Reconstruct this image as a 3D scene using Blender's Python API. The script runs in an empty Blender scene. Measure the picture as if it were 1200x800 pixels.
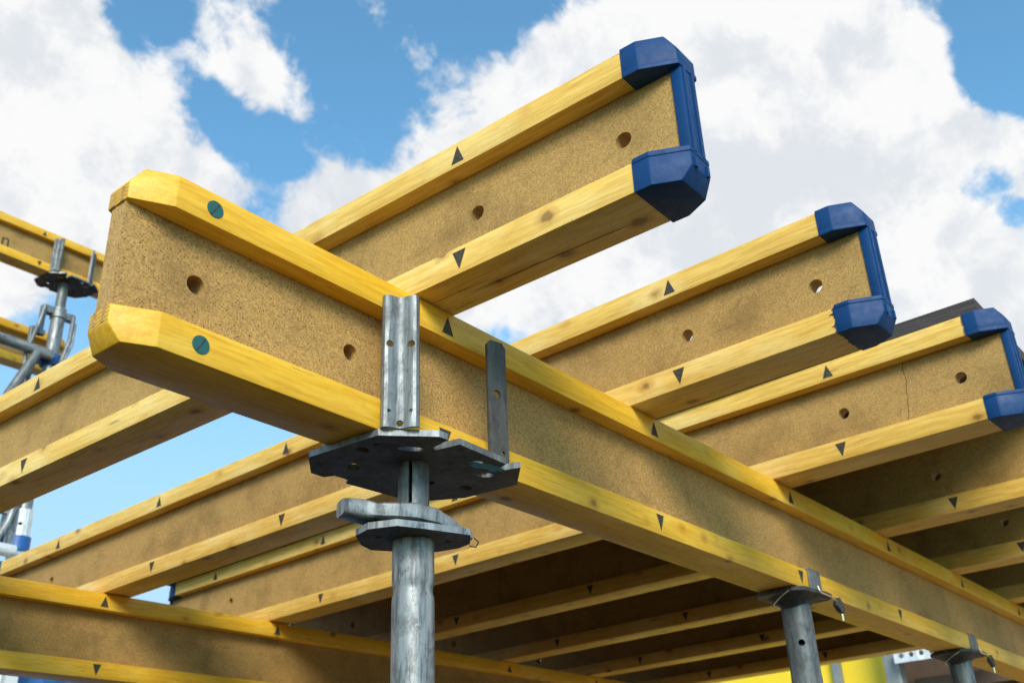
import bpy, bmesh, math, random
from mathutils import Vector, Matrix
random.seed(7)
PI = math.pi
scn = bpy.context.scene
C = scn.collection

# ------------------------------------------------------------ camera
CAMP = Vector((-0.4239, -0.8649, -0.4611))
R_ = Vector((0.62742915, -0.77725854, -0.04692360))
U_ = Vector((-0.32196402, -0.31382479, 0.89322627))
F_ = Vector((0.70899353, 0.54532849, 0.44715211))
cd = bpy.data.cameras.new('camera')
cam = bpy.data.objects.new('camera', cd); C.objects.link(cam)
M = Matrix((R_, U_, -F_)).transposed().to_4x4(); M.translation = CAMP
cam.matrix_world = M
cd.sensor_width = 36; cd.lens = 36 * 1230.13 / 1200
cd.shift_x = -26.19 / 1200; cd.shift_y = 5.79 / 1200
cd.clip_start = .05; cd.clip_end = 2000
cd.dof.use_dof = True; cd.dof.focus_distance = 1.32; cd.dof.aperture_fstop = 10
scn.camera = cam

# ------------------------------------------------------------ light
SUN_AZ, SUN_EL = 222, 31          # direction the light comes from, degrees from +X
SKY_S = 0.10
sd = bpy.data.lights.new('sun', 'SUN'); sd.energy = 4.1; sd.angle = math.radians(24); sd.color = (1, .93, .82)
so = bpy.data.objects.new('sun', sd); C.objects.link(so)
az, el = math.radians(SUN_AZ), math.radians(SUN_EL)
sv = Vector((math.cos(az) * math.cos(el), math.sin(az) * math.cos(el), math.sin(el)))
so.rotation_euler = sv.to_track_quat('Z', 'Y').to_euler(); so.location = (0, 0, 20)
scn.view_settings.view_transform = 'Standard'; scn.view_settings.look = 'None'
scn.view_settings.gamma = 1; scn.view_settings.use_curve_mapping = False
scn.view_settings.exposure = 0.0
scn.cycles.max_bounces = 7; scn.cycles.diffuse_bounces = 5; scn.cycles.glossy_bounces = 3
scn.cycles.caustics_reflective = False; scn.cycles.caustics_refractive = False

# ------------------------------------------------------------ node helper
class NT:
    def __init__(s, tree): s.t = tree; s.n = tree.nodes; s.l = tree.links
    def new(s, typ, **k):
        n = s.n.new(typ)
        for a, b in k.items(): setattr(n, a, b)
        return n
    def put(s, sock, v):
        if isinstance(v, bpy.types.NodeSocket): s.l.new(v, sock)
        elif v is not None: sock.default_value = v
    def math(s, op, a, b=None, c=None, clamp=False):
        n = s.new('ShaderNodeMath', operation=op, use_clamp=clamp)
        for i, v in enumerate((a, b, c)): s.put(n.inputs[i], v)
        return n.outputs[0]
    def vmath(s, op, a, b=None):
        n = s.new('ShaderNodeVectorMath', operation=op)
        s.put(n.inputs[0], a)
        if b is not None: s.put(n.inputs[1], b)
        return n.outputs['Value'] if op in ('DOT_PRODUCT', 'LENGTH', 'DISTANCE') else n.outputs[0]
    def mr(s, v, a, b, c=0., d=1., smooth=True):
        n = s.new('ShaderNodeMapRange', interpolation_type='SMOOTHSTEP' if smooth else 'LINEAR')
        for i, x in enumerate((v, a, b, c, d)): s.put(n.inputs[i], x)
        return n.outputs[0]
    def noise(s, vec, scale, detail=4, rough=.55, dist=0., out=0):
        n = s.new('ShaderNodeTexNoise'); s.put(n.inputs['Vector'], vec)
        n.inputs['Scale'].default_value = scale; n.inputs['Detail'].default_value = detail
        n.inputs['Roughness'].default_value = rough; n.inputs['Distortion'].default_value = dist
        return n.outputs[out]
    def voro(s, vec, scale, out='Distance', feature='F1', rnd=1.):
        n = s.new('ShaderNodeTexVoronoi', feature=feature); s.put(n.inputs['Vector'], vec)
        n.inputs['Scale'].default_value = scale; n.inputs['Randomness'].default_value = rnd
        return n.outputs[out]
    def mix(s, f, a, b, blend='MIX'):
        n = s.new('ShaderNodeMix', data_type='RGBA', blend_type=blend)
        s.put(n.inputs[0], f)
        for i, v in ((6, a), (7, b)):
            if isinstance(v, tuple) and len(v) == 3: v = (*v, 1)
            s.put(n.inputs[i], v)
        return n.outputs[2]
    def bump(s, h, strength, dist=.001):
        n = s.new('ShaderNodeBump'); n.inputs['Strength'].default_value = strength
        n.inputs['Distance'].default_value = dist; s.put(n.inputs['Height'], h)
        return n.outputs[0]
    def coords(s, scale=(1, 1, 1)):
        tc = s.new('ShaderNodeTexCoord'); oi = s.new('ShaderNodeObjectInfo')
        off = s.math('MULTIPLY', oi.outputs['Random'], 37.)
        cmb = s.new('ShaderNodeCombineXYZ')
        for i in range(3): s.put(cmb.inputs[i], off)
        v = s.vmath('ADD', tc.outputs['Object'], cmb.outputs[0])
        return s.vmath('MULTIPLY', v, scale), v, tc.outputs['Object'], oi.outputs['Random']

def material(name):
    m = bpy.data.materials.new(name); m.use_nodes = True
    t = NT(m.node_tree); b = t.n['Principled BSDF']
    return m, t, b

# ------------------------------------------------------------ world: sky + direction-anchored clouds
w = bpy.data.worlds.new('World'); scn.world = w; w.use_nodes = True
t = NT(w.node_tree); bg = t.n['Background']
sky = t.new('ShaderNodeTexSky', sky_type='NISHITA'); sky.sun_disc = False
sky.sun_elevation = el; sky.sun_rotation = PI / 2 - az
sky.air_density = 1.0; sky.dust_density = .6; sky.ozone_density = 2.2; sky.altitude = 200
tc = t.new('ShaderNodeTexCoord'); D = t.vmath('NORMALIZE', tc.outputs['Generated'])
# (x, y, z direction, angular radius in degrees, weight)
BLOBS = [(0.255, 0.713, 0.653, 7.3, 0.9), (0.329, 0.783, 0.529, 8.8, 0.9), (0.368, 0.718, 0.59, 4.5, 0.6), (0.43, 0.709, 0.559, 3.0, 0.6), (0.433, 0.631, 0.643, 2.1, 0.4), (0.38, 0.653, 0.655, 1.6, 0.0), (0.474, 0.544, 0.693, 6.1, -0.7), (0.455, 0.655, 0.603, 2.6, -0.5), (0.536, 0.414, 0.735, 7.4, -1.0), (0.333, 0.656, 0.678, 3.0, -0.9), (0.417, 0.659, 0.625, 1.7, -0.45), (0.53, 0.579, 0.62, 4.1, -0.5), (0.494, 0.652, 0.575, 2.2, -0.3), (0.381, 0.627, 0.679, 2.1, -0.3), (0.465, 0.817, 0.341, 11.1, -1.0), (0.577, 0.745, 0.334, 9.9, -1.0), (0.373, 0.83, 0.415, 3.9, -0.3), (0.659, 0.398, 0.638, 7.5, 0.9), (0.793, 0.302, 0.529, 15.1, 1.2), (0.659, 0.527, 0.537, 7.8, 0.8), (0.54, 0.633, 0.555, 3.6, 0.6), (0.57, 0.552, 0.609, 3.2, 0.35), (0.794, 0.086, 0.601, 4.3, -1.5), (0.75, 0.133, 0.647, 2.3, -0.6), (0.844, 0.151, 0.515, 1.9, -0.8), (0.863, 0.135, 0.487, 1.1, -0.5), (0.81, 0.166, 0.563, 2.7, 0.3)]
wv = t.noise(D, 9, 2, .6, 0, 1)
Dw = t.vmath('ADD', D, t.vmath('MULTIPLY', t.vmath('SUBTRACT', wv, (.5, .5, .5)), (.05, .05, .05)))
n1 = t.noise(Dw, 6.5, 8, .66, .0)
dens = t.math('MULTIPLY', t.math('SUBTRACT', n1, .47), 4.2)
for x, y, z, rad, wt in BLOBS:
    d = t.vmath('DOT_PRODUCT', D, tuple(Vector((x, y, z)).normalized()))
    dens = t.math('ADD', dens, t.mr(d, math.cos(math.radians(rad)), 1., 0., wt))
dd = t.vmath('DOT_PRODUCT', D, (-.62, -.72, .31))          # clear sky on the sun's side, unseen, added to cut ambient light
dens = t.math('ADD', dens, t.mr(dd, .10, .90, 0., -1.2))
alpha = t.mr(dens, -.22, .34)
n3 = t.noise(t.vmath('ADD', Dw, (.030, .02, -.045)), 6.5, 5, .60, .0)
relief = t.math('SUBTRACT', n1, n3)
n4 = t.noise(Dw, 2.7, 2, .5)
sh = t.math('ADD', t.mr(relief, -.16, .16), t.math('MULTIPLY', t.math('SUBTRACT', n4, .47), 1.6))
cc = t.mix(t.mr(sh, .0, .9), (7.5, 7.9, 8.4), (9.7, 9.7, 9.7))
skyc = t.mix(1., sky.outputs[0], (1.8, 2.72, 2.65), "MULTIPLY")
sep = t.new('ShaderNodeSeparateXYZ'); t.l.new(D, sep.inputs[0])
hz = t.math('MULTIPLY', t.mr(sep.outputs[2], .16, .56, .92, 0.), t.mr(dd, -.6, .3, 1., .15))
skyc = t.mix(hz, skyc, (5.0, 7.3, 9.0))
t.l.new(t.mix(alpha, skyc, cc), bg.inputs['Color'])
bg.inputs['Strength'].default_value = SKY_S

# ------------------------------------------------------------ materials
def wood_mat(name, deep, mid, pale, dirt=.5, knots=1.):
    m, t, b = material(name)
    _, v, oc, rnd = t.coords()
    stretch = t.vmath('MULTIPLY', v, (.055, 1, 1))
    warp = t.noise(t.vmath('MULTIPLY', v, (.5, 1, 1)), 9, 3, .5, 0, 1)
    sv_ = t.vmath('ADD', stretch, t.vmath('MULTIPLY', t.vmath('SUBTRACT', warp, (.5, .5, .5)), (.004, .010, .010)))
    rings = t.noise(sv_, 160, 3, .6, .4)
    fine = t.noise(t.vmath('MULTIPLY', v, (.03, 1, 1)), 900, 3, .7)
    patch = t.noise(t.vmath('MULTIPLY', v, (.35, 1, 1)), 14, 4, .6)
    col = t.mix(t.mr(rings, .34, .66), deep, mid)
    col = t.mix(t.mr(patch, .46, .72), col, pale)
    col = t.mix(t.mr(fine, .46, .72, 0, .55), col, tuple(c * .62 for c in deep))
    # knots
    kv = t.vmath('MULTIPLY', v, (10, 15, 15))
    kd = t.voro(kv, 1.)
    kd2 = t.math('ADD', kd, t.math('MULTIPLY', t.math('SUBTRACT', t.noise(v, 90, 2), .5), .10))
    knot = t.mr(kd2, .06 * knots, .115 * knots, 1., 0.)
    halo = t.mr(kd2, .10 * knots, .22 * knots, .55, 0.)
    col = t.mix(halo, col, (deep[0] * .72, deep[1] * .60, deep[2] * .6))
    col = t.mix(t.math('MULTIPLY', knot, .65), col, (.10, .045, .012))
    # resin streaks, scuffs, specks of dirt
    st = t.noise(t.vmath('MULTIPLY', v, (.10, 1, 1)), 120, 2, .5)
    col = t.mix(t.mr(st, .70, .76, 0, .55), col, (.20, .10, .02))
    sc = t.noise(t.vmath('MULTIPLY', v, (1.2, .9, .9)), 46, 6, .75, .8)
    col = t.mix(t.mr(sc, .62, .74, 0, dirt * .8), col, (.17, .11, .035))
    sc2 = t.noise(v, 210, 3, .8, .3)
    col = t.mix(t.mr(sc2, .69, .75, 0, dirt), col, (.09, .06, .03))
    tcn = t.new('ShaderNodeTexCoord'); sx = t.new('ShaderNodeSeparateXYZ'); t.l.new(tcn.outputs['Normal'], sx.inputs[0])
    endm = t.mr(t.math('ABSOLUTE', sx.outputs[0]), .93, .98)
    rr = t.new('ShaderNodeTexWave', wave_type='RINGS', rings_direction='X'); t.put(rr.inputs['Vector'], t.vmath('ADD', oc, (0, .02, .09)))
    rr.inputs['Scale'].default_value = 70; rr.inputs['Distortion'].default_value = 2.5; rr.inputs['Detail'].default_value = 3; rr.inputs['Detail Scale'].default_value = 3
    ecol = t.mix(rr.outputs['Fac'], tuple(c * .60 for c in deep), tuple(c * .86 for c in mid))
    ecol = t.mix(t.mr(t.noise(oc, 420, 3, .8), .5, .7, 0, .5), ecol, tuple(c * .35 for c in deep))
    col = t.mix(endm, col, ecol)
    hv = t.new('ShaderNodeHueSaturation'); t.put(hv.inputs['Color'], col)
    t.put(hv.inputs['Value'], t.math('ADD', .93, t.math('MULTIPLY', rnd, .12)))
    t.l.new(hv.outputs[0], b.inputs['Base Color'])
    t.put(b.inputs['Roughness'], t.mr(sc, .3, .7, .36, .6, False))
    b.inputs['Specular IOR Level'].default_value = .42
    h = t.math('ADD', t.math('MULTIPLY', rings, .6), t.math('ADD', t.math('MULTIPLY', fine, .5), t.math('MULTIPLY', sc2, .25)))
    t.l.new(t.bump(h, .28, .0012), b.inputs['Normal'])
    return m

def board_mat(name, a, c, dark, pores=.5, scale=420, stain=.4):
    m, t, b = material(name)
    _, v, oc, rnd = t.coords()
    vw = t.vmath('ADD', v, t.vmath('MULTIPLY', t.noise(v, 300, 2, .5, 0, 1), (.002, .002, .002)))
    cell = t.new('ShaderNodeTexVoronoi', feature='F1'); t.put(cell.inputs['Vector'], vw); cell.inputs['Scale'].default_value = scale
    sep = t.new('ShaderNodeSeparateColor'); t.l.new(cell.outputs['Color'], sep.inputs[0])
    col = t.mix(sep.outputs[0], a, c)
    c2 = t.new('ShaderNodeTexVoronoi', feature='F1'); t.put(c2.inputs['Vector'], vw); c2.inputs['Scale'].default_value = scale * .55
    s2 = t.new('ShaderNodeSeparateColor'); t.l.new(c2.outputs['Color'], s2.inputs[0])
    col = t.mix(t.mr(s2.outputs[1], .55, 1., 0, .5), col, tuple(x * 1.25 for x in c))
    fl = t.math('MULTIPLY', t.mr(s2.outputs[0], .86, .90), t.mr(c2.outputs['Distance'], .30, .42, 1., 0.))
    col = t.mix(t.math('MULTIPLY', fl, pores), col, dark)
    pv = t.new('ShaderNodeTexVoronoi', feature='F1'); t.put(pv.inputs['Vector'], vw); pv.inputs['Scale'].default_value = scale * .36
    s3 = t.new('ShaderNodeSeparateColor'); t.l.new(pv.outputs['Color'], s3.inputs[0])
    po = t.math('MULTIPLY', t.mr(s3.outputs[2], .80, .84), t.mr(pv.outputs['Distance'], .14, .22, 1., 0.))
    col = t.mix(t.math('MULTIPLY', po, pores * 1.1, clamp=True), col, tuple(x * .45 for x in dark))
    big = t.noise(v, 11, 5, .6)
    col = t.mix(t.mr(big, .45, .72, 0, stain), col, tuple(x * .55 for x in a))
    big2 = t.noise(t.vmath('MULTIPLY', v, (.6, 1, 1)), 34, 4, .7, .6)
    col = t.mix(t.mr(big2, .60, .75, 0, stain * .9), col, tuple(x * .5 for x in a))
    wl = t.noise(t.vmath('MULTIPLY', v, (.5, 1, 3.2)), 5.5, 3, .55, 1.2)
    col = t.mix(t.mr(t.math('ABSOLUTE', t.math('SUBTRACT', wl, .52)), .0, .012, stain * .4, 0.), col, tuple(x * .45 for x in a))
    bl = t.noise(v, 26, 6, .72, .4)
    col = t.mix(t.mr(bl, .63, .70, 0, stain * .7), col, (.075, .045, .020))
    t.l.new(col, b.inputs['Base Color'])
    b.inputs['Roughness'].default_value = .62; b.inputs['Specular IOR Level'].default_value = .3
    h = t.math('SUBTRACT', t.math('MULTIPLY', sep.outputs[0], .5), t.math('MULTIPLY', po, 1.5))
    t.l.new(t.bump(h, .35, .0008), b.inputs['Normal'])
    return m

def steel_mat(name, base, metal=.75, rough=.42, dirt=.4, dirtc=(.06, .055, .05), streak=(1, 1, .12), spangle=.25):
    m, t, b = material(name)
    _, v, oc, rnd = t.coords()
    n = t.noise(t.vmath('MULTIPLY', v, streak), 90, 6, .7, .3)
    n2 = t.noise(v, 22, 5, .65, .5)
    n3 = t.noise(v, 260, 3, .7)
    sp = t.new('ShaderNodeTexVoronoi', feature='F1'); t.put(sp.inputs['Vector'], v); sp.inputs['Scale'].default_value = 150
    ss = t.new('ShaderNodeSeparateColor'); t.l.new(sp.outputs['Color'], ss.inputs[0])
    col = t.mix(t.math('MULTIPLY', ss.outputs[0], spangle), base, tuple(x * .55 for x in base))
    col = t.mix(t.mr(n, .44, .66, 0, dirt), col, dirtc)
    col = t.mix(t.mr(n2, .5, .75, 0, dirt), col, tuple(x * .35 for x in base))
    col = t.mix(t.mr(n3, .62, .72, 0, dirt * .8), col, dirtc)
    bl = t.noise(t.vmath('MULTIPLY', v, (1, 1, .45)), 75, 7, .78, .6)
    col = t.mix(t.mr(bl, .53, .60, 0, dirt * .85), col, tuple(x * .28 for x in base))
    wh = t.noise(t.vmath('MULTIPLY', v, streak), 55, 4, .6)
    col = t.mix(t.mr(wh, .50, .66, 0, .7), col, tuple(min(1, x * 1.5) for x in base))
    t.l.new(col, b.inputs['Base Color'])
    b.inputs['Metallic'].default_value = metal
    t.put(b.inputs['Roughness'], t.mr(n2, .3, .7, rough - .08, rough + .18, False))
    t.l.new(t.bump(t.math('ADD', n3, t.math('MULTIPLY', n, .6)), .22, .001), b.inputs['Normal'])
    return m

def plain_mat(name, base, rough=.5, metal=0., var=.25, scale=20, spec=.5, bump=.1):
    m, t, b = material(name)
    _, v, oc, rnd = t.coords()
    n = t.noise(v, scale, 6, .65, .3)
    col = t.mix(t.mr(n, .35, .7, 0, var), base, tuple(x * .5 for x in base))
    n2 = t.noise(v, scale * 9, 3, .7)
    col = t.mix(t.mr(n2, .6, .75, 0, var), col, tuple(min(1, x * 1.6 + .03) for x in base))
    t.l.new(col, b.inputs['Base Color'])
    t.put(b.inputs['Roughness'], t.mr(n, .3, .7, rough - .07, rough + .12, False))
    b.inputs['Metallic'].default_value = metal; b.inputs['Specular IOR Level'].default_value = spec
    t.l.new(t.bump(t.math('ADD', n2, n), bump, .001), b.inputs['Normal'])
    return m

W_DEEP = wood_mat('glazed_pine_deep', (.70, .358, .013), (.83, .468, .030), (.84, .53, .07), .35)
W_PALE = wood_mat('glazed_pine_pale', (.63, .362, .056), (.78, .502, .110), (.80, .585, .21), .5, 1.1)
B_COARSE = board_mat('chipboard_coarse', (.27, .148, .044), (.54, .325, .105), (.04, .020, .010), 1.0, 860, .4)
B_FINE = board_mat('chipboard_fine', (.26, .15, .040), (.46, .285, .092), (.09, .045, .015), .55, 900, .5)
INK = plain_mat('stencil_ink', (.032, .029, .024), .75, 0, .3, 90)
def _worn():
    t = NT(INK.node_tree); b = t.n['Principled BSDF']; _, v, oc, rnd = t.coords()
    src = b.inputs['Base Color'].links[0].from_socket
    t.l.new(t.mix(t.mr(t.noise(v, 420, 4, .8), .54, .64, 0, .75), src, (.22, .13, .03)), b.inputs['Base Color'])
_worn()
CRACK = plain_mat('dark_crack', (.06, .03, .01), .9, 0, .1)
TEAL = plain_mat('teal_plastic', (.012, .105, .10), .5, 0, .35, 300)
BLUE = plain_mat('blue_plastic', (.002, .042, .150), .50, 0, .25, 60, .22, .2)
GALV = steel_mat('galvanised_steel', (.215, .232, .24), .5, .48, .6)
PRONG = steel_mat('brown_shaded_steel', (.085, .080, .072), .35, .5, .6)  # brownish prong steel, with the shade it stands in put into the colour
GALV_TUBE = steel_mat('galvanised_tube', (.27, .282, .288), .45, .42, .85, (.05, .05, .05), (1, 1, .10), .12)
DARKST = steel_mat('worn_and_shaded_steel', (.065, .063, .062), .35, .60, .7, (.02, .018, .016), (1, 1, 1), .2)  # worn steel, also the painted shade under the prop plates
PROPST = steel_mat('grey_prop_steel', (.15, .16, .165), .4, .5, .6, (.05, .05, .05), (1, 1, .2), .1)
BRIGHT = plain_mat('bright_wire', (.7, .66, .55), .3, .9, .2)
ALU = steel_mat('white_aluminium', (.72, .75, .78), .35, .4, .25)
FILM = plain_mat('dark_film_plywood', (.040, .026, .017), .42, 0, .4, 14, .35, .1)
def ply_edge():
    m, t, b = material('plywood_edge')
    _, v, oc, rnd = t.coords()
    wv = t.noise(t.vmath('MULTIPLY', v, (.02, .02, 1)), 480, 2, .6)
    n = t.noise(v, 60, 4, .7)
    col = t.mix(t.mr(wv, .4, .6), (.026, .019, .020), (.055, .042, .040))
    col = t.mix(t.mr(n, .5, .7, 0, .6), col, (.03, .022, .02))
    t.l.new(col, b.inputs['Base Color']); b.inputs['Roughness'].default_value = .75
    t.l.new(t.bump(wv, .5, .001), b.inputs['Normal'])
    return m
PLYE = ply_edge()
YELP = plain_mat('yellow_formwork_paint', (.80, .56, .025), .5, 0, .12, 4, .4)
BROWNP = plain_mat('brown_plywood', (.085, .045, .025), .6, 0, .5, 5)
BLUEP = plain_mat('blue_container_paint', (.012, .14, .42), .45, 0, .25, 3)
WHITEP = plain_mat('white_paint', (.8, .8, .8), .5, 0, .15, 6)
GREYP = plain_mat('grey_frame_paint', (.22, .24, .25), .55, .2, .4, 12)
SMEAR = plain_mat('blue_paint_smear', (.03, .30, .45), .6, 0, .5, 200)
PAINTB = plain_mat('blue_clamp_paint', (.010, .10, .34), .4, 0, .3, 60)
def ground_mat():
    m, t, b = material('gravel_ground')
    tcn = t.new('ShaderNodeTexCoord'); v = tcn.outputs['Object']
    n = t.noise(v, .6, 8, .65); g = t.voro(v, 28, 'Color')
    col = t.mix(t.mr(n, .35, .65), (.050, .036, .024), (.070, .053, .035))
    col = t.mix(.3, col, g, 'MULTIPLY')
    t.l.new(col, b.inputs['Base Color']); b.inputs['Roughness'].default_value = .9
    t.l.new(t.bump(t.voro(v, 28), .6, .02), b.inputs['Normal'])
    return m
GROUND = ground_mat()

# ------------------------------------------------------------ mesh helpers
def finish(bm, name, mats, parent=None, smooth=False, loc=(0, 0, 0), rot=(0, 0, 0)):
    bmesh.ops.recalc_face_normals(bm, faces=bm.faces)
    me = bpy.data.meshes.new(name); bm.to_mesh(me); bm.free()
    if not isinstance(mats, (list, tuple)): mats = [mats]
    for m in mats: me.materials.append(m)
    if smooth:
        for p in me.polygons: p.use_smooth = True
        me.set_sharp_from_angle(angle=math.radians(35))
    o = bpy.data.objects.new(name, me); C.objects.link(o)
    o.location = loc; o.rotation_euler = rot
    if parent: o.parent = parent
    return o

def tag(o, label=None, cat=None, group=None, kind='thing'):
    if label: o['label'] = label
    if cat: o['category'] = cat
    if group: o['group'] = group
    if kind: o['kind'] = kind
    return o

def thing(name, loc, rot=(0, 0, 0), label=None, cat=None, group=None):
    o = bpy.data.objects.new(name, None); C.objects.link(o)
    o.empty_display_size = .05
    o.location = loc; o.rotation_euler = rot
    return tag(o, label, cat, group, 'thing')

def box(bm, lo, hi, mat=0, rot=None, pivot=None):
    r = bmesh.ops.create_cube(bm, size=1)
    vs = r['verts']
    c = [(a + b) / 2 for a, b in zip(lo, hi)]; s = [b - a for a, b in zip(lo, hi)]
    for v in vs: v.co = Vector((v.co.x * s[0] + c[0], v.co.y * s[1] + c[1], v.co.z * s[2] + c[2]))
    if rot: bmesh.ops.rotate(bm, verts=vs, cent=Vector(pivot or c), matrix=rot)
    fs = {f for v in vs for f in v.link_faces}
    for f in fs: f.material_index = mat
    return vs

def bevel_all(bm, off, seg=2, ang=30):
    es = [e for e in bm.edges if len(e.link_faces) == 2 and e.calc_face_angle(0) > math.radians(ang)]
    bmesh.ops.bevel(bm, geom=es, offset=off, segments=seg, profile=.5, affect='EDGES', clamp_overlap=True)

def cut(bm, co, no):
    """keep the side opposite to no"""
    g = list(bm.verts) + list(bm.edges) + list(bm.faces)
    r = bmesh.ops.bisect_plane(bm, geom=g, plane_co=Vector(co), plane_no=Vector(no), clear_outer=True)
    es = [e for e in r['geom_cut'] if isinstance(e, bmesh.types.BMEdge)]
    if es: bmesh.ops.contextual_create(bm, geom=es)

def prism(bm, outline, holes, a0, a1, axis='z', mat=0):
    """extrude a flat outline (with holes) between a0 and a1 along an axis"""
    def P(p, a):
        if axis == 'z': return Vector((p[0], p[1], a))
        if axis == 'y': return Vector((p[0], a, p[1]))
        return Vector((a, p[0], p[1]))
    tmp = bmesh.new(); edges = []
    for loop in [outline] + list(holes):
        vs = [tmp.verts.new(P(p, a0)) for p in loop]
        for i in range(len(vs)): edges.append(tmp.edges.new((vs[i], vs[(i + 1) % len(vs)])))
    bmesh.ops.triangle_fill(tmp, use_beauty=True, use_dissolve=False, edges=edges)
    r = bmesh.ops.extrude_face_region(tmp, geom=list(tmp.faces))
    d = P((0, 0), a1) - P((0, 0), a0)
    bmesh.ops.translate(tmp, verts=[g for g in r['geom'] if isinstance(g, bmesh.types.BMVert)], vec=d)
    for f in tmp.faces: f.material_index = mat
    me = bpy.data.meshes.new('tmp'); tmp.to_mesh(me); tmp.free(); bm.from_mesh(me); bpy.data.meshes.remove(me)

def circle(cx, cy, r, n=20, ph=0.):
    return [(cx + r * math.cos(ph + 2 * PI * i / n), cy + r * math.sin(ph + 2 * PI * i / n)) for i in range(n)]

def tube(bm, pts, r, n=14, mat=0, caps=True):
    pts = [Vector(p) for p in pts]; rs = r if isinstance(r, (list, tuple)) else [r] * len(pts)
    rings = []; up = None
    for i, p in enumerate(pts):
        d = (pts[min(i + 1, len(pts) - 1)] - pts[max(i - 1, 0)]).normalized()
        if up is None: up = d.orthogonal().normalized()
        up = (up - d * up.dot(d)).normalized(); s = d.cross(up)
        rings.append([bm.verts.new(p + (up * math.cos(2 * PI * k / n) + s * math.sin(2 * PI * k / n)) * rs[i]) for k in range(n)])
    for a, b in zip(rings, rings[1:]):
        for k in range(n):
            f = bm.faces.new((a[k], a[(k + 1) % n], b[(k + 1) % n], b[k])); f.material_index = mat
    if caps:
        for q in (rings[0], rings[-1]):
            f = bm.faces.new(q); f.material_index = mat

def pipe(bm, z0, z1, ro, ri, n=40, zs=None, prof=None, mat=0):
    """upright hollow pipe; prof: list of (z, outer radius)"""
    prof = prof or [(z0, ro), (z1, ro)]
    O = [[bm.verts.new((r * math.cos(2 * PI * k / n), r * math.sin(2 * PI * k / n), z)) for k in range(n)] for z, r in prof]
    I = [[bm.verts.new((ri * math.cos(2 * PI * k / n), ri * math.sin(2 * PI * k / n), z)) for k in range(n)] for z in (prof[0][0], prof[-1][0])]
    def band(a, b):
        for k in range(n):
            f = bm.faces.new((a[k], a[(k + 1) % n], b[(k + 1) % n], b[k])); f.material_index = mat
    for a, b in zip(O, O[1:]): band(a, b)
    band(I[0], I[1]); band(O[0], I[0]); band(O[-1], I[1])

def drill(o, holes):
    """cut cylinders (centre, direction, radius, length) out of an object's mesh"""
    bm = bmesh.new()
    for c, d, r, l in holes:
        d = Vector(d).normalized(); tube(bm, [Vector(c) - d * l / 2, Vector(c) + d * l / 2], r, 20)
    bmesh.ops.recalc_face_normals(bm, faces=bm.faces)
    me = bpy.data.meshes.new('cutter'); bm.to_mesh(me); bm.free()
    k = bpy.data.objects.new('cutter', me); C.objects.link(k)
    k.parent = o.parent; k.location = o.location; k.rotation_euler = o.rotation_euler
    md = o.modifiers.new('b', 'BOOLEAN'); md.operation = 'DIFFERENCE'; md.object = k; md.solver = 'EXACT'
    bpy.context.view_layer.update()
    dg = bpy.context.evaluated_depsgraph_get()
    new = bpy.data.meshes.new_from_object(o.evaluated_get(dg))
    o.modifiers.clear(); old = o.data; nm = old.name; o.data = new; bpy.data.meshes.remove(old); new.name = nm
    bpy.data.objects.remove(k); bpy.data.meshes.remove(me)

# ------------------------------------------------------------ timber I-beam
HW, HH, HT = .0388, .0390, .200      # flange half width, flange height, beam height
def tri(bm, x, zc, side, up, s=.0146, mat=1):
    """stencilled triangle on the side face, side=+1/-1 in y"""
    y = side * (HW + .0004)
    d = 1 if up else -1
    vs = [bm.verts.new((x - s * .74, y, zc - d * s * .9)), bm.verts.new((x + s * .74, y, zc - d * s * .9)), bm.verts.new((x, y, zc + d * s * .9))]
    f = bm.faces.new(vs); f.material_index = mat

def flange(L, top, grow=0., x0=0., x1=None, ends=(True, True), bev=.0012):
    """solid with the chamfered ends; top flange z .161-.2, bottom 0-.039"""
    bm = bmesh.new(); w_ = HW + grow
    z0, z1 = (HT - HH - grow, HT + grow) if top else (-grow, HH + grow)
    box(bm, (-grow, -w_, z0), (L + grow, w_, z1))
    zo = z1 if top else z0; sgn = 1 if top else -1
    for e, on in ((0, ends[0]), (1, ends[1])):
        if not on: continue
        X = -grow if e == 0 else L + grow; dx = -1 if e == 0 else 1
        for s in (-1, 1):
            cut(bm, (X, s * (w_ - .021), 0), (dx * .021, s * .042, 0))
        cut(bm, (X, 0, zo - sgn * .019), (dx * .019, 0, sgn * .012))
    if x1 is not None:
        cut(bm, (x1, 0, 0), (1, 0, 0))
    if x0 > 0: cut(bm, (x0, 0, 0), (-1, 0, 0))
    if bev: bevel_all(bm, bev, 2, 20)
    return bm

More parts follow.
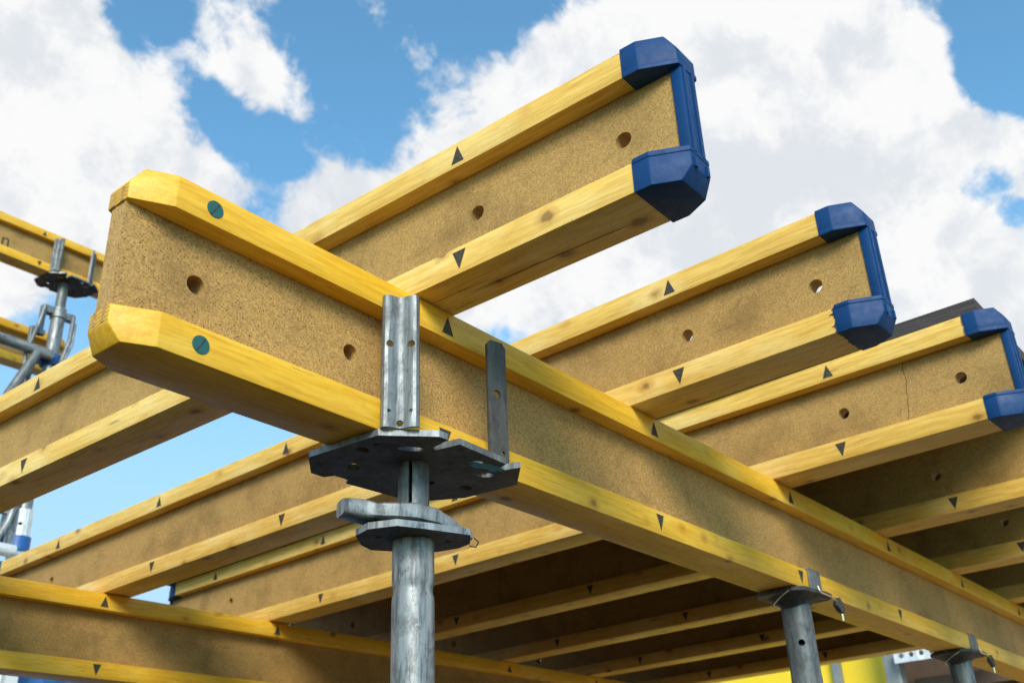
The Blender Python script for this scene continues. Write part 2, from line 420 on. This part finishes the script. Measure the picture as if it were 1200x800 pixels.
def end_cap(root, L, at_end, cl=.062, ragged=()):
    """one moulded blue cap: two shoes joined by a channel strip on the web end"""
    bm = bmesh.new()
    for top in (False, True):
        b2 = flange(L, top, .0022, x1=cl if not at_end else None, x0=(L - cl) if at_end else 0, ends=(not at_end, at_end), bev=.0014)
        me = bpy.data.meshes.new('t'); b2.to_mesh(me); b2.free(); bm.from_mesh(me); bpy.data.meshes.remove(me)
        # raised lip along the inner edge, and a rib on the nose
        zi = HT - HH if top else HH
        b3 = flange(L, top, .0030, x1=(cl - .002) if not at_end else None, x0=(L - cl + .002) if at_end else 0, ends=(not at_end, at_end), bev=0)
        zc = (HT - HH + .004) if top else (HH - .004)
        cut(b3, (0, 0, zc), (0, 0, 1 if top else -1))
        bevel_all(b3, .001, 2, 20)
        me = bpy.data.meshes.new('t'); b3.to_mesh(me); b3.free(); bm.from_mesh(me); bpy.data.meshes.remove(me)
        for s in (-1, 1):
            zl, zh = (HT - .030, HT - .016) if top else (.016, .030)
            xs = (-.0045, .004) if not at_end else (L - .004, L + .0045)
            if not top: box(bm, (xs[0], s * .0135 - .0025, zl), (xs[1], s * .0135 + .0025, zh))
        # ragged flash where the coating runs out on the wood
        for (tp, s) in ragged:
            if tp != top: continue
            z0_, z1_ = (HT - HH, HT) if top else (0, HH)
            z = z0_; xx = cl if not at_end else L - cl; dd = 1 if not at_end else -1
            pts = [(xx - dd * .002, z0_)]
            while z < z1_ - .003:
                q = random.uniform(.001, .0045) * (2.2 if random.random() < .25 else 1)
                pts += [(xx, z), (xx + dd * q, z + .0012)]; z += random.uniform(.002, .004)
            pts += [(xx, z1_), (xx - dd * .002, z1_)]
            ya, yb = sorted((s * (HW + .0002), s * (HW + .0010)))
            prism(bm, pts, [], ya, yb, 'y')
            if not top:
                y = -HW + .002; pts = [(xx - dd * .002, y)]
                while y < HW - .004:
                    q = random.uniform(.0008, .004)
                    pts += [(xx, y), (xx + dd * q, y + .0012)]; y += random.uniform(.002, .0045)
                pts += [(xx, HW - .002), (xx - dd * .002, HW - .002)]
                prism(bm, pts, [], -.0010, -.0002, 'z')
    # channel on the web end
    xs = (-.0020, .0125) if not at_end else (L - .0125, L + .0020)
    b4 = bmesh.new(); box(b4, (xs[0], -.0160, HH - .002), (xs[1], .0160, HT - HH + .002))
    bevel_all(b4, .0018, 2)
    xr = (-.0036, -.0018) if not at_end else (L + .0018, L + .0036)
    for s in (-1, 1): box(b4, (xr[0], s * .0095 - .003, HH), (xr[1], s * .0095 + .003, HT - HH))
    me = bpy.data.meshes.new('t'); b4.to_mesh(me); b4.free(); bm.from_mesh(me); bpy.data.meshes.remove(me)
    return finish(bm, 'end_cap', BLUE, root, True)

def make_beam(loc, yaw, L, wood, board, label, group=None, caps=(True, True), tris=(), btris=None, holes=(), tilt=0.,
              sides=(1,), plugs=(), splits=(), webcrack=None, ragged=(), prongs=True):
    rt = thing('timber_beam', loc, (0, tilt, yaw), label, 'beam', group)
    for top in (False, True):
        bm = flange(L, top)
        for x in (tris if top or btris is None else btris):
            for s in sides: tri(bm, x, (HT - HH / 2 if top else HH / 2), s, top)
        for (tp, x0, y0, x1, y1, wd) in splits:       # drying splits on the underside
            if tp != top: continue
            z = (0 if not top else HT - HH) - .0004; n = 14
            up_ = []; dn = []
            for i in range(n + 1):
                f = i / n; q = wd * math.sin(PI * f) ** .5 * random.uniform(.6, 1.2)
                cx = x0 + (x1 - x0) * f; cy = y0 + (y1 - y0) * f + random.uniform(-.0006, .0006)
                up_.append(bm.verts.new((cx, cy + q / 2 + .0001, z))); dn.append(bm.verts.new((cx, cy - q / 2 - .0001, z)))
            for i in range(n):
                f = bm.faces.new((up_[i], up_[i + 1], dn[i + 1], dn[i])); f.material_index = 2
        finish(bm, 'flange', [wood, INK, CRACK], rt, True)
    # web with real drilled holes
    bm = bmesh.new(); e = .002
    prism(bm, [(e, HH - .001), (L - e, HH - .001), (L - e, HT - HH + .001), (e, HT - HH + .001)],
          [circle(x, z, .0110, 24) for x, z in holes], -.0125, .0125, 'y')
    if prongs:
        for X in (0, L):
            for s in (-1, 1):
                for z0, z1 in ((HH, HH - .017), (HT - HH, HT - HH + .017)):
                    a, b_ = sorted((z0, z1)); yc = s * .0080
                    box(bm, (X - .0004, yc - .0030, a), (X + .0004, yc + .0030, b_), 0)
    if webcrack:
        x = webcrack; z = HH; pl = []; pr = []
        y = .0128
        while z < HT - HH:
            pl.append(bm.verts.new((x - .0005, y, z))); pr.append(bm.verts.new((x + .0006, y, z)))
            x += random.uniform(-.0022, .0014); z += .006
        for i in range(len(pl) - 1):
            f = bm.faces.new((pl[i], pr[i], pr[i + 1], pl[i + 1])); f.material_index = 1
    finish(bm, 'web', [board, CRACK], rt)
    if caps[0]: end_cap(rt, L, False, ragged=ragged)
    if caps[1]: end_cap(rt, L, True)
    for x, z, s in plugs:
        bm = bmesh.new()
        prism(bm, circle(x, z, .0100, 32), [], s * (HW - .002), s * (HW + .0009), 'y')
        bevel_all(bm, .0004, 1, 60)
        a, b_ = sorted((s * (HW + .0009), s * (HW + .0013)))
        vs = box(bm, (x - .0006, a, z - .0085), (x + .0006, b_, z + .0085), 1, Matrix.Rotation(.5, 3, 'Y'), (x, 0, z))
        finish(bm, 'marker_disc', [TEAL, INK], rt)
    return rt

TX = -.00715
def pz(x): return (x - .5) * TX
# near support beam (P). Front is -Y
XP = .0185
make_beam((XP, 0, pz(XP)), 0, 3.9, W_DEEP, B_COARSE,
          'long deep yellow support beam with bare sawn end and two teal discs, nearest the viewer',
          caps=(False, False), tris=[x - XP for x in (.466, .958, 1.447, 1.939, 2.437, 2.931, 3.42)],
          btris=[x - XP for x in (.46, .949, 1.439, 1.930, 2.43, 2.92, 3.41)],
          holes=[(.110 - XP, .1), (.325 - XP, .099)], tilt=-TX, sides=(-1,),
          plugs=[(.106 - XP, .1805, -1), (.107 - XP, .0195, -1)])

# cross beams (B1..B7): local +X runs towards world +Y, local +Y faces world -X
GRP = 'yellow cross beams laid side by side on the support beams'
DATA = [  # x, yaw, near end y, length, tris(world y), holes(world y), label
    (.4430, .0141, -.4360, 2.65, (-.116, .400, .914, 1.40), (-.351, -.125), 'highest blue capped cross beam, standing clear against the sky above the nearest prop'),
    (.9334, -.0200, -.4605, 2.65, (-.135, .357, .849, 1.332, 1.807), (-.368, -.143), 'blue capped cross beam in the middle, second below the highest one, against the cloud'),
    (1.4234, -.0211, -.5137, 2.585, (-.185, .315, .810, 1.307, 1.800), (-.417, -.192), 'blue capped cross beam right under the edge of the dark deck board, its web cracked'),
    (1.9130, -.0150, -.515, 2.585, (-.225, .27, .765, 1.26, 1.755), (-.418, -.192), 'shaded cross beam beneath the dark deck, directly behind the cracked blue capped one'),
    (2.4030, -.0120, -.515, 2.585, (-.225, .27, .765, 1.26, 1.755), (-.418, -.192), 'second shaded cross beam beneath the dark deck, between the near prop and the middle prop'),
    (2.8930, -.0100, -.515, 2.585, (-.225, .27, .765, 1.26, 1.755), (-.418, -.192), 'third shaded cross beam beneath the dark deck, passing behind the middle prop'),
    (3.3830, -.0100, -.515, 2.585, (-.225, .27, .765, 1.26, 1.755), (-.418, -.192), 'last and farthest shaded cross beam, right above the yellow wall'),
]
for i, (x, yaw, ye, L, tr, ho, lab) in enumerate(DATA):
    r = [(), [(False, 1)], [(True, 1)], (), (), (), ()][i]
    spl = [(False, .10, -.012, .34, -.006, .0012), (False, .30, .004, .42, .006, .0007)] if i == 0 else ()
    if i == 2: spl = ()
    make_beam((x - ye * math.sin(yaw) * 1.0, ye, .2012 + pz(x)), PI / 2 + yaw, L, W_PALE, B_FINE, lab, GRP,
              tris=[q - ye for q in tr], holes=[(q - ye, .0975) for q in ho] + [(L - .095, .0975), (L - .32, .0975)],
              sides=(1,), splits=spl, webcrack=(.205 if i == 2 else None), ragged=r)

# rear support beam (Q)
make_beam((-.40, 1.5769 + .0227 * 1.2, pz(-.4) - .001), -.0227, 3.9, W_DEEP, B_FINE,
          'rear support beam low in the left corner, carrying the far ends of the cross beams',
          tris=[x + .4 for x in (-.05, .44, .932, 1.447, 1.93, 2.42, 2.91)], btris=[x + .4 for x in (-.05, .44, .934, 1.44, 1.93, 2.42, 2.91)],
          sides=(-1,), holes=[(.1, .1), (.32, .1)], tilt=-TX)

# deck board
bm = bmesh.new()
box(bm, (1.375, -.478, .4020), (3.46, 2.06, .4280)); 
for f in bm.faces: f.material_index = 1 if abs(f.normal.z) < .5 else 0
dk = finish(bm, 'deck_board', [FILM, PLYE], None, rot=(0, -TX, 0), loc=(0, 0, -.5 * TX * -1 * -1))
dk.location = (0, 0, -.5 * TX)
tag(dk, 'dark film faced plywood deck board lying on the cross beams at the right', 'board')

# far upper table: two blurred beams at the left
fb = make_beam((.30, 3.377, 2.0794), .0044, 3.0, W_DEEP, B_FINE,
          'blurred yellow beam at far left on the distant prop, letter n on its web',
          caps=(True, True), tris=[.25, .745, 1.115, 1.73, 2.2], sides=(-1,), holes=[], prongs=False)
cu = bpy.data.curves.new('lettering', 'FONT'); cu.body = 'n'; cu.size = .085; cu.extrude = .0006; cu.align_x = 'CENTER'
to = bpy.data.objects.new('tmp', cu); C.objects.link(to); bpy.context.view_layer.update()
me = bpy.data.meshes.new_from_object(to.evaluated_get(bpy.context.evaluated_depsgraph_get()))
bpy.data.objects.remove(to); me.materials.clear(); me.materials.append(INK)
lt = bpy.data.objects.new('lettering', me); C.objects.link(lt); lt.parent = fb
lt.location = (1.262 - .30, -.0135, .058); lt.rotation_euler = (PI / 2, 0, 0)
make_beam((-.30, 3.85, 1.832), .003, 2.135, W_DEEP, B_FINE,
          'blurred shorter yellow beam ending behind the scaffold clamps at the far left', caps=(False, False),
          tris=[.4, .9, 1.4], sides=(-1,), holes=[(.1, .1), (2.03, .1)])

# ------------------------------------------------------------ four-way prop head
def upright_bm():
    prof = [(-.0225, .004), (-.0215, -.0005), (-.0185, -.0030), (-.0145, -.0032), (-.0095, -.0010), (-.0050, .0022), (0, .0032), (.0050, .0022), (.0095, -.0010), (.0145, -.0032), (.0185, -.0030), (.0215, -.0005), (.0225, .004)]
    th = .0030; o_ = [(x, y) for x, y in prof] + [(x, y - th) for x, y in reversed(prof)]
    bm = bmesh.new(); prism(bm, o_, [], 0, .172, 'z')
    return bm
HEAD = [(-.110, .066), (-.100, -.042), (-.047, -.088), (-.032, -.088), (-.027, -.058), (-.019, -.055), (-.012, -.088), (.078, -.083), (.083, -.068),
        (.093, -.068), (.100, -.088), (.147, -.043), (.137, .04), (.105, .09), (.072, .100), (-.016, .105), (-.023, .093), (-.045, .093), (-.052, .106), (-.073, .105)]
def fork_head(root, z, mat_plate=DARKST, mat_up=GALV, dark_second=True):
    """plate with top face at height z in the root's frame, uprights above it"""
    bm = bmesh.new()
    holes = []
    for cx, cy, rx, ry, a in ((-.081, .004, .010, .007, .3), (-.050, .053, .012, .008, .6), (-.042, -.038, .017, .007, -.6), (.088, -.038, .015, .008, -.5),
                              (.108, .012, .010, .008, .2), (.010, .080, .009, .006, 0), (.062, .078, .009, .006, .3), (.050, -.062, .010, .005, -.1), (-.082, -.02, .004, .004, 0), (.06,.03,.006,.006,0)):
        holes.append([(cx + rx * math.cos(q) * math.cos(a) - ry * math.sin(q) * math.sin(a), cy + rx * math.cos(q) * math.sin(a) + ry * math.sin(q) * math.cos(a))
                      for q in [2 * PI * k / 16 for k in range(16)]])
    prism(bm, HEAD, holes, z - .0085, z - .0006, 'z')
    bm.normal_update()
    for f in bm.faces: f.material_index = 1 if abs(f.normal.z) < .5 else 0  # dark flat faces carry painted underside shade, rim stays galvanised
    hp = finish(bm, 'head_plate', [mat_plate, GALV], root)
    if dark_second:       # smear of blue paint on the underside near the second prong
        bm = bmesh.new(); cx, cy = .066, -.060
        sm = [bm.verts.new((cx + (.032 * math.cos(q)) * random.uniform(.55, 1.15), cy + (.0100 * math.sin(q)) * random.uniform(.5, 1.3) - .12 * .026 * math.cos(q), z - .0089)) for q in [2 * PI * k / 26 for k in range(26)]]
        bm.faces.new(sm); finish(bm, 'paint_smear', SMEAR, hp)
    for i, (ux, uy, ang) in enumerate(((-.083, -.060, -.785), (.087, -.064, .785), (-.083, .062, -2.356), (.087, .066, 2.356))):
        flat = dark_second and i == 1
        if flat:
            ang = -.22; bm = bmesh.new()
            prism(bm, [(-.0150, 0), (.0150, 0), (.0150, .164), (.0095, .171), (-.0095, .171), (-.0150, .164)], [circle(-.001, .094, .0062, 18), circle(.006, .014, .0028, 12)], -.0022, .0022, 'y')
        else: bm = upright_bm()
        u = finish(bm, 'upright', mat_up if not (dark_second and i == 1) else PRONG, hp, True, loc=(ux, uy, z - .0003))
        u.rotation_euler = (0, 0, ang)
        if not flat: drill(u, [((s * .0125, 0, h), (0, 1, 0), r_, .03) for s in (-1, 1) for h, r_ in ((.106, .0044), (.020, .0022))] + [((0, -.006, .006), (0, 1, 0), .004, .03)])
        # face outward: outward normal is local -Y after mirroring
    return hp

def slit_pipe(bm, z0, z1, ro, ri, a0, gap, n=30):
    o0 = []
    for z in (z0, z1):
        for r in (ro, ri):
            o0.append([bm.verts.new((r * math.cos(a0 + gap / 2 + (2 * PI - gap) * k / n), r * math.sin(a0 + gap / 2 + (2 * PI - gap) * k / n), z)) for k in range(n + 1)])
    b0, b1, t0, t1 = o0
    for k in range(n):
        bm.faces.new((b0[k], b0[k + 1], t0[k + 1], t0[k])); bm.faces.new((b1[k], b1[k + 1], t1[k + 1], t1[k]))
        bm.faces.new((b0[k], b0[k + 1], b1[k + 1], b1[k])); bm.faces.new((t0[k], t0[k + 1], t1[k + 1], t1[k]))
    for k in (0, n): bm.faces.new((b0[k], b1[k], t1[k], t0[k]))

GZ = -2.16    # ground level
def base_plate(root):
    bm = bmesh.new()
    o = [(-.06, -.05), (-.05, -.06), (.05, -.06), (.06, -.05), (.06, .05), (.05, .06), (-.05, .06), (-.06, .05)]
    prism(bm, o, [circle(sx * .042, sy * .042, .007) for sx in (-1, 1) for sy in (-1, 1)], 0, .007, 'z')
    return finish(bm, 'base_plate', GALV_TUBE, root)

# near prop
px_, pyy = .445, 0
H = -GZ + pz(px_)
pr = thing('steel_prop', (px_, pyy, GZ), (0, 0, 0), 'nearest galvanised steel prop with four-pronged head plate and cast locking handle', 'prop')
fork_head(pr, H)
bm = bmesh.new(); slit_pipe(bm, H - .115, H - .0085, .0190, .0155, math.radians(213), math.radians(14))
finish(bm, 'spigot', PROPST, pr, True)
# cast locking handle
bm = bmesh.new()
st = [  # x, y, z centre, half width, half height   (relative to prop axis / beam underside)
    (-.0975, .020, -.079, .013, .0095), (-.088, .018, -.0785, .0145, .0105), (-.074, .014, -.0790, .016, .0115), (-.060, .010, -.0805, .020, .0105), (-.040, .004, -.0800, .027, .011),
    (-.015, -.004, -.0790, .032, .0125), (.012, -.012, -.0815, .032, .012), (.034, -.022, -.0880, .024, .009), (.050, -.031, -.0935, .014, .005), (.060, -.037, -.0955, .007, .0035)]
rings = []
dv = Vector((.93, -.36, 0)).normalized(); nv = Vector((-dv.y, dv.x, 0))
for x, y, z, hw_, hh_ in st:
    ring = []
    for a in range(16):
        q = 2 * PI * a / 16; ca, sa = math.cos(q), math.sin(q)
        ca = math.copysign(abs(ca) ** .45, ca); sa = math.copysign(abs(sa) ** .45, sa)
        ring.append(bm.verts.new(Vector((x, y, H + z)) + nv * hw_ * ca + Vector((0, 0, hh_ * sa))))
    rings.append(ring)
for a, b_ in zip(rings, rings[1:]):
    for k in range(16): bm.faces.new((a[k], a[(k + 1) % 16], b_[(k + 1) % 16], b_[k]))
bm.faces.new(rings[0]); bm.faces.new(rings[-1])
nut = finish(bm, 'locking_handle', GALV_TUBE, pr, True)
bm = bmesh.new()
pl = [(-.075, -.002), (-.060, -.034), (-.030, -.046), (.029, -.065), (.056, -.040), (.060, -.018), (.052, .010), (.015, .042), (-.014, .058), (-.037, .050), (-.068, .026)]
prism(bm, pl, [circle(.030, -.028, .004, 12), circle(-.045, .012, .005, 12)], H - .1045, H - .0965, 'z')
for f in bm.faces: f.material_index = 1 if abs(f.normal.z) < .5 else 0  # underside shade painted with the darker steel, rim keeps the tube colour
finish(bm, 'collar_plate', [DARKST, GALV_TUBE], pr)
bm = bmesh.new(); tube(bm, [(.052, -.050, H - .100), (.058, -.052, H - .104), (.060, -.046, H - .109), (.055, -.040, H - .107)], .0009, 8)
finish(bm, 'retaining_wire', DARKST, pr, True)
bm = bmesh.new()
r0 = .0248
pipe(bm, 0, 0, r0, .0215, 48, prof=[(.007, r0), (H - .178, r0), (H - .171, r0 - .0004), (H - .166, r0 - .0018), (H - .160, r0 - .0018), (H - .155, r0 - .0003), (H - .148, r0), (H - .104, r0)])
finish(bm, 'prop_tube', GALV_TUBE, pr, True)
base_plate(pr)

# props with clamping heads
def clamp_prop(x, label):
    zt = pz(x); H = zt - GZ
    rt = thing('steel_prop', (x, 0, GZ), (0, 0, 0), label, 'prop', 'props with claw heads under the support beam')
    bm = bmesh.new(); pipe(bm, 0, 0, .0285, .025, 40, prof=[(.007, .0285), (H - .155, .0285), (H - .150, .0280), (H - .012, .0280)])
    tb = finish(bm, 'prop_tube', PROPST, rt, True)
    d = Vector((-.83, -.42, 0)).normalized(); d2 = d
    drill(tb, [((0, 0, H - .095), d, .0062, .2), ((0, 0, H - .195), d, .0062, .2)])
    bm = bmesh.new()
    o = [(-.075, -.030), (-.060, -.050), (.020, -.058), (.050, -.056), (.066, -.040), (.070, .036), (.055, .052), (-.055, .052), (-.075, .036)]
    prism(bm, o, [circle(-.055, 0, .006, 12), circle(.052, .02, .006, 12)], H - .0085, H - .0015, 'z')
    # dished collar below the plate
    n = 28
    prof = [(.028, -.030), (.036, -.020), (.050, -.0125), (.060, -.0085)]
    rr = [[bm.verts.new((r * math.cos(2 * PI * k / n), r * .82 * math.sin(2 * PI * k / n), H + z)) for k in range(n)] for r, z in prof]
    for a, b_ in zip(rr, rr[1:]):
        for k in range(n): bm.faces.new((a[k], a[(k + 1) % n], b_[(k + 1) % n], b_[k]))
    hp = finish(bm, 'head_plate', DARKST, rt, True)
    for s in (-1, 1):
        bm = bmesh.new()
        a, b_ = sorted((s * (HW + .0010), s * (HW + .0036)))
        box(bm, (-.012, a, H - .010), (.040, b_, H + HH + .0032))
        a, b_ = sorted((s * (HW + .0036), s * (HW - .010)))
        box(bm, (-.0118, a, H + HH + .0006), (.0398, b_, H + HH + .0034))
        bevel_all(bm, .0008, 2, 40)
        finish(bm, 'claw', GALV, hp, True)
    bm = bmesh.new()
    prism(bm, [(.058, -.020), (.066, -.006), (.078, -.004), (.088, -.012), (.094, -.026), (.086, -.034), (.072, -.030)], [], -.060, -.050, 'y')
    bmesh.ops.translate(bm, verts=bm.verts, vec=(0, 0, H))
    bevel_all(bm, .0015, 2, 40)
    tube(bm, [(.086, -.055, H - .030), (.0865, -.055, H - .047)], .0022, 8, 1)
    finish(bm, 'locking_lever', [DARKST, BRIGHT], hp, True)
    bm = bmesh.new()
    tube(bm, [(-.020, -.0605, H + .002), (-.021, -.0625, H - .006), (-.012, -.0635, H - .010), (.030, -.0625, H - .010), (.060, -.058, H - .013), (.068, -.050, H - .020)], .0016, 8)
    tube(bm, [(-.078, -.028, H - .008), (-.079, -.012, H - .016), (-.066, .012, H - .026), (-.040, .022, H - .030)], .0013, 8)
    finish(bm, 'spring_wire', BRIGHT, hp, True)
    base_plate(rt)
clamp_prop(1.478, 'grey steel prop with claw head, right of centre, with a drilled hole near its top')
clamp_prop(2.400, 'farthest grey steel prop with claw head, only its top seen at the bottom right')

# ------------------------------------------------------------ distant prop with tower tubes
FX, FY, FZ = 1.565, 3.392, 2.0794 + .0044 * 1.2
Hf = FZ - GZ
fp = thing('steel_prop', (FX, FY, GZ), (0, 0, 0), 'blurred distant prop at the left with four-pronged head and scaffold clamps around it', 'prop')
fork_head(fp, Hf, DARKST, PROPST, False)
bm = bmesh.new(); pipe(bm, 0, 0, .0225, .019, 32, prof=[(Hf - .45, .0225), (Hf - .009, .0225)])
finish(bm, 'spigot', PROPST, fp, True)
bm = bmesh.new(); pipe(bm, 0, 0, .032, .026, 32, prof=[(Hf - 1.10, .030), (Hf - .20, .030), (Hf - .195, .036), (Hf - .165, .036), (Hf - .16, .031), (Hf - .145, .031)])
finish(bm, 'inner_tube', GALV_TUBE, fp, True)
bm = bmesh.new(); pipe(bm, 0, 0, .036, .031, 32, prof=[(.007, .036), (Hf - 1.10, .036)])
for a in range(4): box(bm, (.034, -.012, .007), (.040, .012, Hf - 1.10), 0, Matrix.Rotation(PI / 2 * a + .4, 3, 'Z'), (0, 0, 0))
oc = finish(bm, 'outer_profile', ALU, fp, True)
drill(oc, [((0, 0, Hf - 1.165), (-.55, -.83, 0), .008, .3), ((0, 0, Hf - 1.31), (-.55, -.83, 0), .008, .3)])
bm = bmesh.new()
pipe(bm, 0, 0, .043, .034, 28, prof=[(Hf - .435, .043), (Hf - .385, .043)])
box(bm, (-.075, -.022, Hf - .43), (-.035, .022, Hf - .385)); box(bm, (.036, -.022, Hf - .44), (.066, .022, Hf - .40))
finish(bm, 'clamp_band', PAINTB, fp, True)
bm = bmesh.new()
pipe(bm, 0, 0, .046, .037, 28, prof=[(Hf - 1.275, .046), (Hf - 1.215, .046)])
box(bm, (-.11, -.020, Hf - 1.275), (-.04, .020, Hf - 1.215))
finish(bm, 'clamp_band', PAINTB, fp, True)
# wedge brackets
bm = bmesh.new()
box(bm, (-.075, -.018, Hf - .185), (-.030, .018, Hf - .150)); box(bm, (.030, -.016, Hf - .19), (.072, .016, Hf - .155))
box(bm, (-.082, -.014, Hf - .30), (-.062, .014, Hf - .15)); box(bm, (-.098, -.012, Hf - .30), (-.05, .012, Hf - .275))
box(bm, (-.115, -.012, Hf - .39), (-.095, .012, Hf - .27)); 
tube(bm, [(.062, -.02, Hf - .17), (.050, -.04, Hf - .30), (.005, -.055, Hf - .50)], .009, 10)
tube(bm, [(.075, -.02, Hf - .20), (.060, -.05, Hf - .33), (-.005, -.065, Hf - .52)], .006, 10)
tube(bm, [(-.075, -.02, Hf - .16), (-.098, -.03, Hf - .28), (-.13, -.035, Hf - .42), (-.11, -.02, Hf - .60)], .008, 10)
tube(bm, [(-.09, -.02, Hf - .50), (-.10, -.03, Hf - .60), (-.07, -.035, Hf - .66)], .009, 10)
bevel_all(bm, .002, 1, 60)
finish(bm, 'wedge_bracket', GALV, fp, True)
bm = bmesh.new()
tube(bm, [(-.055, -.03, Hf - 1.09), (-.075, -.035, Hf - 1.17), (-.115, -.04, Hf - 1.27)], .014, 10)
box(bm, (-.115, -.03, Hf - 1.135), (-.055, -.005, Hf - 1.115)); box(bm, (-.075, -.03, Hf - 1.26), (-.035, .03, Hf - 1.06))
finish(bm, 'wedge_bracket', GALV_TUBE, fp, True)
base_plate(fp)
def scaf(p0, p1, r, label, mat=GALV_TUBE):
    p0, p1 = Vector(p0), Vector(p1); L = (p1 - p0).length
    bm = bmesh.new(); pipe(bm, 0, 0, r, r - .003, 28, prof=[(0, r), (.01, r), (L - .01, r), (L, r)])
    o = finish(bm, 'scaffold_tube', mat, None, True)
    o.location = p0; o.rotation_euler = (p1 - p0).to_track_quat('Z', 'Y').to_euler()
    return tag(o, label, 'tube', 'scaffold tubes of the distant tower')
scaf((.10, 3.32, 1.70), (1.545, 3.345, 1.680), .024, 'level scaffold tube clamped to the distant prop, the upper one of the two')
scaf((.62, 3.30, -.50), (1.475, 3.335, 1.665), .021, 'dark slanting brace tube running down to the left from the distant prop clamps', PROPST)
scaf((.10, 3.32, .815), (1.530, 3.345, .795), .026, 'level scaffold tube low at the left edge beneath the blue clamp', ALU)

# ------------------------------------------------------------ background yard
yw = thing('formwork_wall', (7.0, 3.4, GZ), (0, 0, 0), 'bright yellow formwork wall with a thin grey rib, seen behind the props at the bottom', 'wall panel')
bm = bmesh.new(); box(bm, (0, -1.47, 0), (.10, 1.5, 3.44)); bevel_all(bm, .006, 2); finish(bm, 'wall_sheet', YELP, yw)
for y in (2.256, 3.5):
    bm = bmesh.new(); box(bm, (-.06, y - .026 - 3.4, 0), (-.001, y + .026 - 3.4, 3.44)); finish(bm, 'rib', GREYP, yw)
bm = bmesh.new()
prism(bm, [(1.72, GZ), (1.825, GZ), (1.825, 1.32), (1.72, 1.32)], [], 6.72, 6.84, 'x')
bevel_all(bm, .01, 2)
o = finish(bm, 'steel_post', GREYP); tag(o, 'grey upright steel post at the right edge of the yellow wall', 'post')
bm = bmesh.new()
prism(bm, [(1.0, .655), (1.715, .655), (1.715, .74), (1.0, .74)], [circle(1.06 + .067 * k, .698, .0165, 16) for k in range(10)], 6.64, 6.65, 'x')
prism(bm, [(6.65, .73), (6.76, .73), (6.76, .7395), (6.65, .7395)], [], 1.0, 1.715, 'y')
o = finish(bm, 'perforated_rail', ALU); tag(o, 'pale perforated steel rail between the grey post and the farthest prop', 'rail')
pb = thing('shutter', (7.0, .7, GZ), (0, 0, 0), 'brown plywood shutter standing behind the farthest prop', 'shutter')
bm = bmesh.new(); box(bm, (0, -1.5, 0), (.03, 1.1, 3.3)); finish(bm, 'face_sheet', BROWNP, pb)
for zz in (2.65, 1.6, .5):
    bm = bmesh.new(); box(bm, (-.10, -1.5, zz), (-.001, 1.0, zz + .09)); finish(bm, 'waler', W_DEEP if zz == 1.6 else BROWNP, pb)

# site container, lower left
ct = thing('site_container', (4.41, 6.2, GZ), (0, 0, 0), 'blue site container with a white corner post, low behind the rear support beam', 'container')
bm = bmesh.new()
n = 60; Lc, Wc, Hc = 4.2, 2.4, 2.98
pts = []
for i in range(n):
    x = -Lc / 2 + Lc * i / n; d = .03 if (i // 2) % 2 else 0
    pts.append((x, -Wc / 2 + d))
pts += [(Lc / 2, -Wc / 2), (Lc / 2, Wc / 2), (-Lc / 2, Wc / 2)]
prism(bm, pts, [], .1, Hc - .1, 'z'); finish(bm, 'wall', BLUEP, ct)
for z0, z1 in ((0, .12), (Hc - .12, Hc)):
    bm = bmesh.new(); box(bm, (-Lc / 2 - .02, -Wc / 2 - .03, z0), (Lc / 2 + .02, Wc / 2 + .03, z1))
    finish(bm, 'frame_rail', BLUEP, ct)
for sx in (-1, 1):
    for sy in (-1, 1):
        bm = bmesh.new(); box(bm, (sx * Lc / 2 - .09, sy * Wc / 2 - .09, .0), (sx * Lc / 2 + .09, sy * Wc / 2 + .09, Hc + .01))
        finish(bm, 'corner_post', WHITEP, ct)

# ------------------------------------------------------------ ground
bm = bmesh.new()
S = 600; vs = [bm.verts.new((x, y, GZ)) for x, y in ((-S, -S), (S, -S), (S, S), (-S, S))]; bm.faces.new(vs)
g = finish(bm, 'ground', GROUND); g['kind'] = 'structure'

BOUNCE_CONC = plain_mat('bounce_slab_concrete', (.54, .43, .30), .8, 0, .2, 3, .3)
bm = bmesh.new(); box(bm, (2.3, -8, GZ - .1), (10.5, 1.8, GZ + .006)); g = finish(bm, 'bounce_slab', BOUNCE_CONC); g['kind'] = 'structure'  # unseen pale slab added to bounce light up onto the beams
